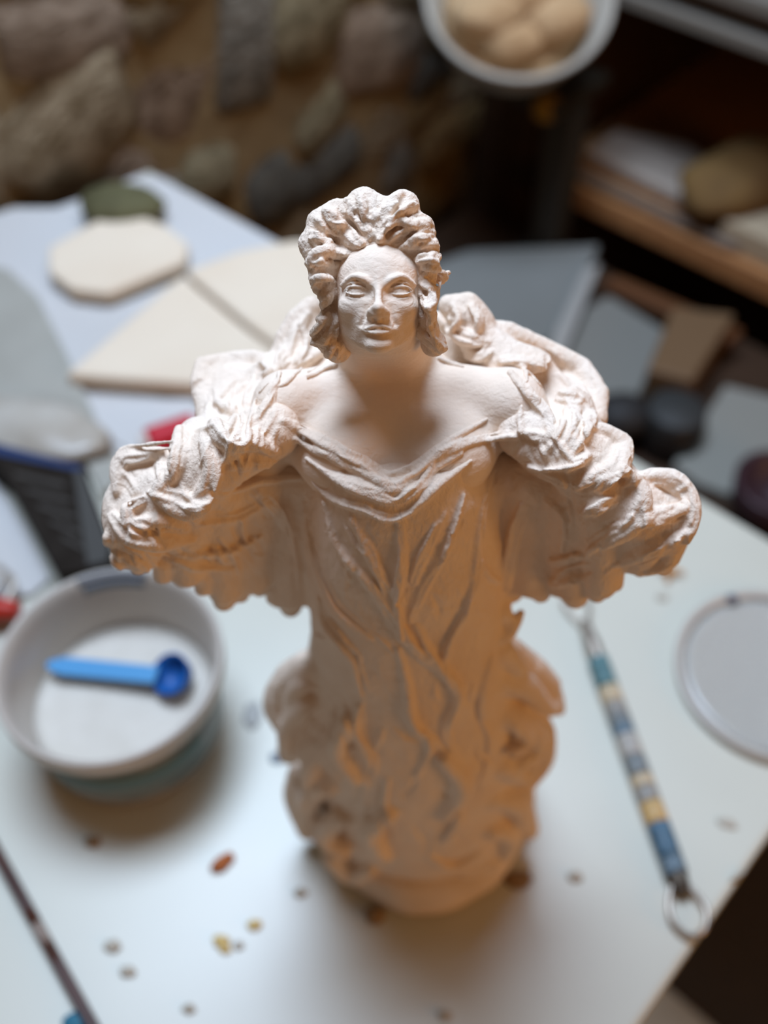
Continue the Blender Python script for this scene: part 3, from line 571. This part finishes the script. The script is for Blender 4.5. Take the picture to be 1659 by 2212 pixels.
film = prism('plastic_film', zs(g, T+.004), .0035, mat('grey_film', (.37, .35, .30), .35, (.32, .30, .255), 18, spec=.5)); tag(film, 'crumpled grey plastic film along the left edge of the paper', 'plastic')
bg = lump('plastic_bag', Pz(60, 920, T+.011), (.05, .022, .008), mat('clear_bag', (.46, .42, .36), .3, (.36, .31, .25), 25, spec=.5), seed=5, amp=.25, freq=2.5, rot=-.3); tag(bg, 'pale crumpled plastic bag lying above the dark box', 'bag')
# red marker behind the left wing
rm = empty('red_marker', Pz(350, 945, T), 'bright red marker pen half hidden by the left wing of the statue', 'marker')
M_RED = mat('red_plastic', (.46, .006, .018), .5); pa, pb = Pz(322, 955, T+.011), Pz(420, 922, T+.011)
tube('barrel', [pa, pa*.5+pb*.5, pb], .0085, M_RED, rm, 16); tube('cap', [pa*1.16-pb*.16, pa*1.02-pb*.02], .006, mat('white_plastic', (.6, .5, .42), .4), rm, 14)
# dark box with a blue edge and a grey side
dk = empty('dark_box', Pz(120, 1110, T), 'black printed box with a blue far edge and dark grey side, left of the statue', 'box')
zb = .026
top = [(-70, 940), (0, 962), (178, 1010), (186, 1060), (235, 1215), (215, 1225), (128, 1240), (60, 1120), (0, 1012), (-70, 960)]
prism('box_body', [p-np.array([0, 0, zb]) for p in zs([(-75, 935), (0, 958), (182, 1006), (243, 1180), (238, 1222), (128, 1240), (0, 1006), (-75, 950)], T+zb+.0004)], zb, M_DARK, dk, bev=.001)
prism('blue_edge', zs([(-70, 946), (0, 962), (176, 1008), (178, 1020), (0, 984), (-70, 966)], T+zb+.0006), .0008, mat('blue_print', (.022, .038, .10), .7, spec=.15), dk)
prism('grey_panel', zs([(160, 1018), (178, 1018), (236, 1180), (232, 1214), (190, 1222), (176, 1130)], T+zb+.0006), .0008, M_GREYCARD, dk)
for k in range(5): prism('print_line', zs([(30+k*26, 1022+k*34), (140+k*10, 1046+k*34), (142+k*10, 1054+k*34), (34+k*26, 1030+k*34)], T+zb+.0006), .0006, mat('faded_print_%d' % k, (.05, .042, .034), .6), dk)
# white card at the far left and the wire tool with a red handle
wc = prism('white_card', zs([(-90, 930), (-30, 1010), (62, 1150), (112, 1255), (70, 1290), (-90, 1300)], T+.0005), .003, M_PAPER); tag(wc, 'blank white card tucked along the left side of the black box', 'card')
rt = empty('red_tool', Pz(-10, 1310, T), 'small modelling tool with red handle and bent wires at the left edge', 'tool')
tube('handle', [Pz(-90, 1312, T+.012), Pz(-20, 1315, T+.012), Pz(40, 1318, T+.012)], .0055, mat('red_paint', (.42, .02, .006), .4), rt, 14, radii=[.006, .0065, .006, .0045])
for k in range(3): tube('wire', [Pz(-60+k*14, 1300, T+.012), Pz(-20+k*16, 1225+k*8, T+.014), Pz(16+k*8, 1240+k*10, T+.013), Pz(28-k*10, 1305, T+.012)], .0011, M_STEEL, rt, 8)
# ------------------------------------------------------------------ tub of white powder with a blue scoop
ZR = .062; tc = Pz(234, 1424, T+ZR); TC = np.array([tc[0], tc[1], T]); RO = .0505
M_TUB = mat('milky_plastic', (.60, .52, .44), .35, spec=.5); M_TUB.node_tree.nodes['Principled BSDF'].inputs['Transmission Weight'].default_value = .25
M_TUB.node_tree.nodes['Principled BSDF'].inputs['Subsurface Weight'].default_value = 0.0
tub = empty('plastic_tub', TC, 'milky round plastic tub half full of white powder, left of the statue', 'tub')
lathe('tub_wall', [(0, .0006), (.0395, .0006), (.0415, .003), (.0448, .048), (.0452, .0500), (.0486, .0512), (.0492, .0530), (.0492, .0605), (.0485, .062), (.0471, .0615), (.0450, .058), (.0442, .053), (.0408, .004), (0, .003)], M_TUB, tub, TC, 64)
def band(name, r0, r1, z0, z1, a0, a1, m, th=.0004):
    bm = bmesh.new(); R = []; n = 24
    for i in range(n+1):
        a = math.radians(a0+(a1-a0)*i/n); c, s_ = math.cos(a), math.sin(a)
        R.append([bm.verts.new(((r0+d)*c if e == 0 else (r1+d)*c, (r0+d)*s_ if e == 0 else (r1+d)*s_, z0 if e == 0 else z1)) for e, d in ((0, 0), (1, 0), (1, th), (0, th))])
    for a, b in zip(R, R[1:]):
        for k in range(4): bm.faces.new((a[k], a[(k+1) % 4], b[(k+1) % 4], b[k]))
    bm.faces.new(R[0]); bm.faces.new(R[-1][::-1]); return bmobj(name, bm, m, tub, True, TC)
band('front_label', .0421, .0447, .010, .046, 215, 372, mat('teal_print', (.33, .33, .30), .45, (.16, .20, .20), 40))
tag(band('label_stripe', .0431, .0442, .024, .039, 236, 330, mat('teal_stripe', (.12, .19, .19), .45), .0008), 'teal band printed round the front of the tub')
tag(band('rim_sticker', .0452, .0471, .0586, .0617, 78, 118, mat('sticker', (.24, .24, .25), .5), .0012), 'blue-grey sticker on the far side of the rim')
band('sticker_stripe', .0443, .0450, .0535, .0580, 80, 116, mat('sticker_dark', (.13, .145, .165), .5), -.0006)
pwd = lathe('powder', [(0, .0285), (.012, .0285), (.026, .0275), (.036, .026), (.0414, .0252), (.0400, .012), (0, .010)], mat('white_powder', (.63, .57, .49), .95, (.58, .52, .44), 60, bump=.4, bscale=400), None, TC+[0, 0, .0005], 48, wob=.004)
tag(pwd, 'white powder filling the milky plastic tub', 'powder', kind='stuff')
sc = empty('scoop', Pz(340, 1455, T+.031), 'blue plastic measuring scoop lying on the powder in the tub', 'scoop')
M_BL = mat('light_blue_plastic', (.075, .27, .50), .4); M_BD = mat('deep_blue_plastic', (.008, .085, .29), .45)
h0, h1 = Pz(112, 1440, T+.0325), Pz(340, 1462, T+.0365)
dv = (h1-h0)/np.linalg.norm(h1-h0); nv = np.array([-dv[1], dv[0], 0]); wd = .0047
prism('handle', [h0+nv*wd*.6, h0-dv*.003, h0-nv*wd*.6, h0-nv*wd+dv*.006, h1-nv*wd*.95, h1+nv*wd*.95, h0+nv*wd+dv*.006], .0024, M_BL, sc, bev=.0007)
cb = Pz(368, 1456, T+.0385); ro = Matrix.Rotation(math.radians(-22), 3, 'Y') @ Matrix.Rotation(math.radians(14), 3, 'X')
lathe('bowl', [(0, -.0095), (.005, -.009), (.0082, -.006), (.0096, 0), (.0098, .0008), (.0088, .0008), (.0078, -.004), (.005, -.0072), (0, -.0078)], M_BD, sc, cb, 32, rot=ro, sx=1.0)
# ------------------------------------------------------------------ loop tool with patterned handle
lt = empty('loop_tool', Pz(1375, 1650, T), 'clay loop tool with blue and yellow patterned handle and steel wire loops', 'tool')
ha, hb = Pz(1292, 1425, T+.005), Pz(1462, 1890, T+.005); hd = (hb-ha)/np.linalg.norm(hb-ha); hn = np.array([-hd[1], hd[0], 0]); HL = np.linalg.norm(hb-ha)
cols = {'teal': (.05, .12, .125), 'cream': (.40, .30, .18), 'grey': (.22, .20, .17), 'blue': (.085, .125, .15), 'slate': (.13, .14, .135), 'yellow': (.42, .26, .09), 'navy': (.035, .085, .125), 'pale': (.30, .27, .23)}
hm = {k: mat('handle_'+k, v, .4, tuple(min(1, c*1.5+.05) for c in v), 260) for k, v in cols.items()}
seq = [('teal', .15), ('cream', .08), ('grey', .06), ('slate', .05), ('blue', .05), ('pale', .10), ('slate', .09), ('cream', .05), ('grey', .07), ('yellow', .09), ('navy', .14), ('blue', .07)]
t0 = 0
for k, w in seq:
    q0, q1 = ha+hd*HL*t0, ha+hd*HL*(t0+w); t0 += w; tube('handle_band', [q0, q0*.5+q1*.5, q1], .0052, hm[k], lt, 16, sub=2)
tube('ferrule', [hb-hd*.001, hb+hd*.004, hb+hd*.008], .0036, mat('dark_ferrule', (.10, .08, .06), .35, metal=.6), lt, 14, radii=[.0044, .0040, .0030]); tube('ferrule', [ha+hd*.001, ha-hd*.010, ha-hd*.022], .0036, M_STEEL, lt, 14, radii=[.0044, .0040, .0026])
lc = Pz(1484, 1962, T+.004)
tube('wire_loop', [lc-hd*.0125, lc-hd*.006+hn*.0055, lc+hd*.002+hn*.0078, lc+hd*.0095+hn*.004, lc+hd*.0105-hn*.003, lc+hd*.003-hn*.0078, lc-hd*.006-hn*.0055], .0012, M_STEEL, lt, 8, True)
l2 = ha-hd*.022
tube('wire_loop', [l2, l2-hd*.008+hn*.005, l2-hd*.017+hn*.0065, l2-hd*.0185, l2-hd*.017-hn*.0065, l2-hd*.008-hn*.005], .0009, M_STEEL, lt, 8, True)
# ------------------------------------------------------------------ clear lid
LC = Pz(1668, 1462, T); M_LID = mat('clear_lid', (.80, .77, .70), .25, spec=.5); M_LID.node_tree.nodes['Principled BSDF'].inputs['Transmission Weight'].default_value = .6
lid = empty('tub_lid', LC, 'milky see-through round plastic lid lying on the right side of the table', 'lid')
lathe('lid_disc', [(0, .0022), (.040, .0022), (.0435, .0030), (.0435, .0016), (.040, .0008), (0, .0008)], M_LID, lid, LC, 64)
lathe('lid_rim', [(.0435, .0008), (.0475, .0008), (.0485, .002), (.0485, .0052), (.0472, .0060), (.0455, .0056), (.0442, .0034)], mat('lid_rim', (.47, .42, .36), .3, spec=.6), lid, LC, 64)
tag(lump('mark', Pz(1582, 1292, T+.006), (.0032, .0026, .0006), mat('ink_mark', (.10, .105, .13), .5), lid, 1, .1, 1, 2), 'dark grey ink spot on the rim')
# ------------------------------------------------------------------ brown stick, crumbs, splinters
st = empty('wooden_stick', Pz(100, 2040, T), 'thin dark brown stick with worn pale middle at the lower left', 'stick')
M_ST = mat('brown_lacquer', (.075, .030, .020), .35, (.05, .02, .014), 40); k0, k1 = Pz(-60, 1745, T+.004), Pz(240, 2290, T+.004); kd = k1-k0
for nm, u0, u1, mm in (('shaft', 0, .50, M_ST), ('worn_part', .50, .585, mat('worn_wood', (.30, .235, .19), .6, (.12, .07, .05), 120)), ('shaft', .585, 1, M_ST)):
    tube(nm, [k0+kd*u0, k0+kd*(u0+u1)/2, k0+kd*u1], .0026, mm, st, 12, sub=3)
bp = lump('blue_chip', Pz(165, 2208, T+.0025), (.006, .004, .0025), mat('blue_chip', (.03, .14, .20), .6), seed=3); tag(bp, 'small teal chip beside the brown stick at the bottom edge', 'chip')
def crumb(px, py, r, m, lab, sd, ax=(1, .7, .4), rot=0):
    o = lump('clay_crumb', Pz(px, py, T+r*ax[2]*.8), (r*ax[0], r*ax[1], r*ax[2]), m, seed=sd, amp=.25, freq=2, sub=2, rot=rot); tag(o, lab, 'crumb'); return o
M_C1 = mat('red_clay', (.36, .105, .03), .9); M_C2 = mat('yellow_clay', (.62, .44, .17), .9); M_C3 = mat('grey_crumb', (.43, .37, .29), .9); M_C4 = mat('brown_crumb', (.27, .17, .09), .9)
crumb(482, 1862, .0062, M_C1, 'largest reddish brown clay crumb in front of the tub', 1, (1, .5, .35), .7)
crumb(478, 2032, .0036, M_C2, 'yellow crumb nearest the bottom of the pair in front of the tub', 2); crumb(486, 2050, .0026, M_C2, 'tiny yellow crumb touching the other yellow crumb', 3); crumb(549, 1997, .0034, M_C2, 'yellow crumb standing alone nearest the statue base', 4)
crumb(515, 2042, .0024, M_C3, 'small grey crumb between the yellow crumbs', 5); crumb(242, 2043, .0036, M_C3, 'grey crumb right of the worn part of the stick', 6); crumb(274, 2098, .0034, M_C3, 'grey crumb farther down, right of the brown stick', 7)
crumb(648, 1928, .003, M_C3, 'greenish grey crumb left of the statue base', 8); crumb(200, 1818, .0038, M_C4, 'brown crumb in the shadow of the tub', 9); crumb(810, 1975, .0048, M_C4, 'brown clay crumb at the front of the statue base', 10, (1, .8, .5))
crumb(1242, 1893, .0032, M_C3, 'grey crumb between statue base and loop tool', 11); crumb(1570, 1778, .0046, M_C3, 'flat grey smear crumb right of the loop tool handle', 12, (1, .5, .15), -.3); crumb(1120, 1900, .006, M_C4, 'brown clay smear at the right of the statue base', 13, (1, .7, .18)); crumb(1595, 1890, .005, M_C3, 'thin pale splinter near the right table edge', 14, (1, .2, .2), .6)
crumb(960, 2192, .003, M_C3, 'lone crumb at the middle of the bottom edge', 15); crumb(407, 2178, .0028, M_C3, 'faint crumb low in the picture, right of the stick end', 16); crumb(1430, 1290, .0034, M_C3, 'faint grey crumb below the right wing tip', 17, (1, .7, .2)); crumb(600, 1637, .0042, mat('blue_grey_smear', (.22, .24, .26), .8), 'blue-grey smear left of the skirt', 18, (1, .7, .12)); crumb(545, 1545, .0075, mat('pale_blue_smear', (.42, .41, .38), .6), 'pale blue wet smear between tub and skirt', 19, (.6, 1, .06))
sp = empty('clay_splinter', Pz(1452, 1238, T), 'small branching orange clay splinter below the right wing tip', 'splinter')
M_OR = mat('orange_clay', (.50, .22, .045), .8)
tube('stem', [Pz(1425, 1228, T+.003), Pz(1452, 1232, T+.0036), Pz(1478, 1238, T+.003)], .0012, M_OR, sp, 8, radii=[.0018, .0014, .0007]); tube('twig', [Pz(1448, 1230, T+.003), Pz(1446, 1245, T+.003), Pz(1440, 1256, T+.002)], .001, M_OR, sp, 8)
# ------------------------------------------------------------------ right background: stand with bowl, shelf unit, boxes
BW = P(1122, -12, .93)
zc = .50
pc = Pz(1205, 384, .60); zt = BW[2]-.101
sd = empty('modelling_stand', [pc[0], pc[1], zc], 'dark grey post stand carrying the tilted white bowl', 'stand')
M_POST = mat('post_grey', (.030, .026, .020), .6)
box('post', [pc[0], pc[1], (zt+zc)/2], (.032, .032, zt-zc), M_POST, sd, bev=.003); box('head_plate', [(BW[0]+pc[0])/2, BW[1]+.035, zt+.007], (.12, .09, .014), M_POST, sd, bev=.002); box('foot', [pc[0], pc[1], zc+.006], (.06, .05, .012), M_POST, sd, bev=.002)
tag(lump('clamp_knob', [BW[0]+.035, BW[1]-.022, zt+.004], (.016, .013, .014), mat('dull_yellow', (.22, .12, .012), .8), sd, 4, .1), 'dull yellow knob below the bowl')
bo = empty('white_bowl', BW, 'white plastic bowl of beige clay lumps tilted on the stand', 'bowl')
rot = Matrix.Rotation(math.radians(30), 3, 'X')
lathe('bowl_shell', [(0, -.062), (.055, -.060), (.070, -.045), (.084, -.004), (.0875, .0), (.0855, .003), (.080, .0), (.066, -.042), (.052, -.054), (0, -.056)], mat('bowl_plastic', (.38, .345, .29), .5), bo, BW, 56, rot=rot)
M_BEI = mat('beige_clay', (.50, .33, .18), .9, (.42, .26, .13), 30, bump=.3, bscale=200)
cl = lathe('clay_fill', [(0, -.016), (.03, -.018), (.06, -.024), (.070, -.034), (.060, -.046), (0, -.052)], M_BEI, bo, BW, 40, rot=rot, wob=.03); tag(cl, 'beige clay packed inside the bowl')
for i, (px, py, r) in enumerate([(1100, 85, .026), (1050, 30, .028), (1190, 40, .030), (1120, -20, .03)]):
    v = P(px, py, .905+i*.01); lo = lump('clay_lump', v, (r*1.2, r, r*.75), M_BEI, seed=i+4, amp=.2); tag(lo, ['rounded beige clay lump at the front of the white bowl', 'beige clay lump at the left inside the white bowl', 'beige clay lump at the right inside the white bowl', 'beige clay lump at the back of the white bowl'][i], 'clay')
z1 = .57; s0 = Pz(1180, 372, z1); a0, b0 = ab(s0)
sh = empty('shelf_unit', Q(a0+.5, b0+.2, 0), 'open wooden shelf unit in the dark behind the table', 'shelf')
box('shelf_board', Q(a0+.55, b0+.20, z1-.013), (1.12, .40, .026), M_WOOD, sh, bev=.002)
M_BAR = mat('rail_grey', (.20, .18, .15), .45); zr = float((Pb(1420, 38, b0)[2]+Pb(1600, 88, b0)[2])/2)
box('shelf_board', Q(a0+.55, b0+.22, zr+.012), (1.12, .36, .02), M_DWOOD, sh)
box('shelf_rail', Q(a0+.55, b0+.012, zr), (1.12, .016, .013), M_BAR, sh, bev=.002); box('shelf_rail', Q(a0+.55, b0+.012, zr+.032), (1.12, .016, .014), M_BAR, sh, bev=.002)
box('dark_filler_panel', Q((a0-.04)/2-.015, b0+.03, .62), (a0-.04+.09-.05, .02, 1.24), M_DWOOD, sh, bev=.002)  # added dark panel, stands in for the gloom between wall and shelves
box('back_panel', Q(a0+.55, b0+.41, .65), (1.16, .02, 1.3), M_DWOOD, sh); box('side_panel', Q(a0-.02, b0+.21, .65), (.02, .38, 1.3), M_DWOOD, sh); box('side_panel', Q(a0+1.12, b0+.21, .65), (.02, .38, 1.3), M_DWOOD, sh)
bd = prism('white_board', zs([(1262, 345), (1330, 300), (1480, 330), (1632, 440), (1594, 508)], z1+.004), .012, mat('board_white', (.46, .37, .30), .7), bev=.002); tag(bd, 'pale board lying on the upper shelf under the brown lump', 'board')
tr = tube('metal_strip', [Pz(1240, 372, z1+.0065), Pz(1400, 445, z1+.0065), Pz(1598, 534, z1+.0065), Pz(1652, 488, z1+.0065)], .006, mat('strip_grey', (.16, .12, .09), .5)); tag(tr, 'grey bent strip along the front of the pale board', 'strip')
bl = lump('clay_block', Pz(1598, 385, z1+.042), (.070, .048, .030), mat('brown_clay', (.17, .095, .03), .85, (.12, .065, .022), 20), seed=9, amp=.2, rot=.6); tag(bl, 'mustard brown clay block on the pale shelf board', 'clay')
bb = box('wooden_block', Pz(1675, 520, z1+.015), (.10, .05, .03), mat('pale_block', (.42, .33, .22), .7), bev=.003); tag(bb, 'pale wooden block at the right edge of the upper shelf', 'block')
ys = lump('yellow_sponge', Pz(1072, 335, zc+.017), (.024, .020, .017), mat('yellow_foam', (.34, .20, .02), .9), seed=3, amp=.12); tag(ys, 'small yellow sponge left of the grey post under the white bowl', 'sponge')
# low cabinet with boxes and cards, beyond the table
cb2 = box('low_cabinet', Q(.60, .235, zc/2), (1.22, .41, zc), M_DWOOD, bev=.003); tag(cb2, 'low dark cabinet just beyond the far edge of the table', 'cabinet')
gb = prism('grey_box', zs([(930, 618), (1010, 588), (1286, 576), (1205, 760), (1150, 800), (930, 760)], zc+.001), .03, M_GREYSHEET, bev=.003); tag(gb, 'flat blue-grey box behind the right shoulder of the statue', 'box')
ge = prism('paper_strip', zs([(1262, 585), (1296, 572), (1216, 770), (1168, 790)], zc+.033), .002, mat('strip_white', (.33, .31, .28), .6)); tag(ge, 'light strip along the right edge of the blue-grey box', 'strip')
g2 = prism('grey_folder', zs([(1262, 690), (1310, 664), (1436, 742), (1334, 960), (1280, 960), (1212, 800)], zc+.001), .016, mat('folder_grey', (.20, .19, .165), .6), bev=.002); tag(g2, 'mid grey folder right of the statue head, behind the wing', 'folder')
pl = prism('wooden_plank', zs([(1296, 628), (1330, 618), (1600, 735), (1570, 760)], zc+.02), .014, mat('plank_wood', (.11, .04, .012), .6), bev=.002); tag(pl, 'reddish brown plank lying on the low cabinet behind the grey folder', 'plank')
wb = prism('wooden_box', zs([(1430, 745), (1560, 760), (1470, 905), (1375, 880)], zc+.001), .05, mat('box_wood', (.15, .085, .04), .6), bev=.003); tag(wb, 'small brown wooden box between the grey folder and the grey sheet', 'box')
jr = empty('dark_jar', Pz(1440, 960, zc), 'squat black jar with a grey lid in front of the wooden box', 'jar'); jl = Pz(1440, 960, zc)
lathe('jar_body', [(0, 0), (.026, 0), (.029, .004), (.029, .032), (.024, .036), (0, .036)], mat('black_glass', (.012, .010, .009), .25), jr, jl, 32); lathe('jar_lid', [(.0265, .036), (.0265, .046), (.025, .048), (0, .048)], mat('lid_grey', (.035, .035, .033), .6), jr, jl, 32)
bn = lump('black_lump', Pz(1340, 900, zc+.03), (.028, .024, .02), mat('black_rubber', (.02, .018, .017), .6), seed=6, amp=.15); tag(bn, 'black rubber lump behind the upper right wing', 'lump')
gs = prism('grey_sheet', zs([(1560, 850), (1720, 890), (1720, 1140), (1500, 1060), (1450, 1020)], zc+.001), .012, mat('sheet_grey', (.25, .24, .205), .6), bev=.002); tag(gs, 'pale grey sheet beyond the table at the right edge', 'sheet')
pp = lathe('purple_pot', [(0, 0), (.028, 0), (.034, .004), (.038, .035), (.036, .037), (.030, .034), (.026, .008), (0, .006)], mat('purple_glaze', (.045, .022, .026), .4), None, Pz(1660, 1100, zc+.014), 36); tag(pp, 'dark purple pot on the pale grey sheet', 'pot')
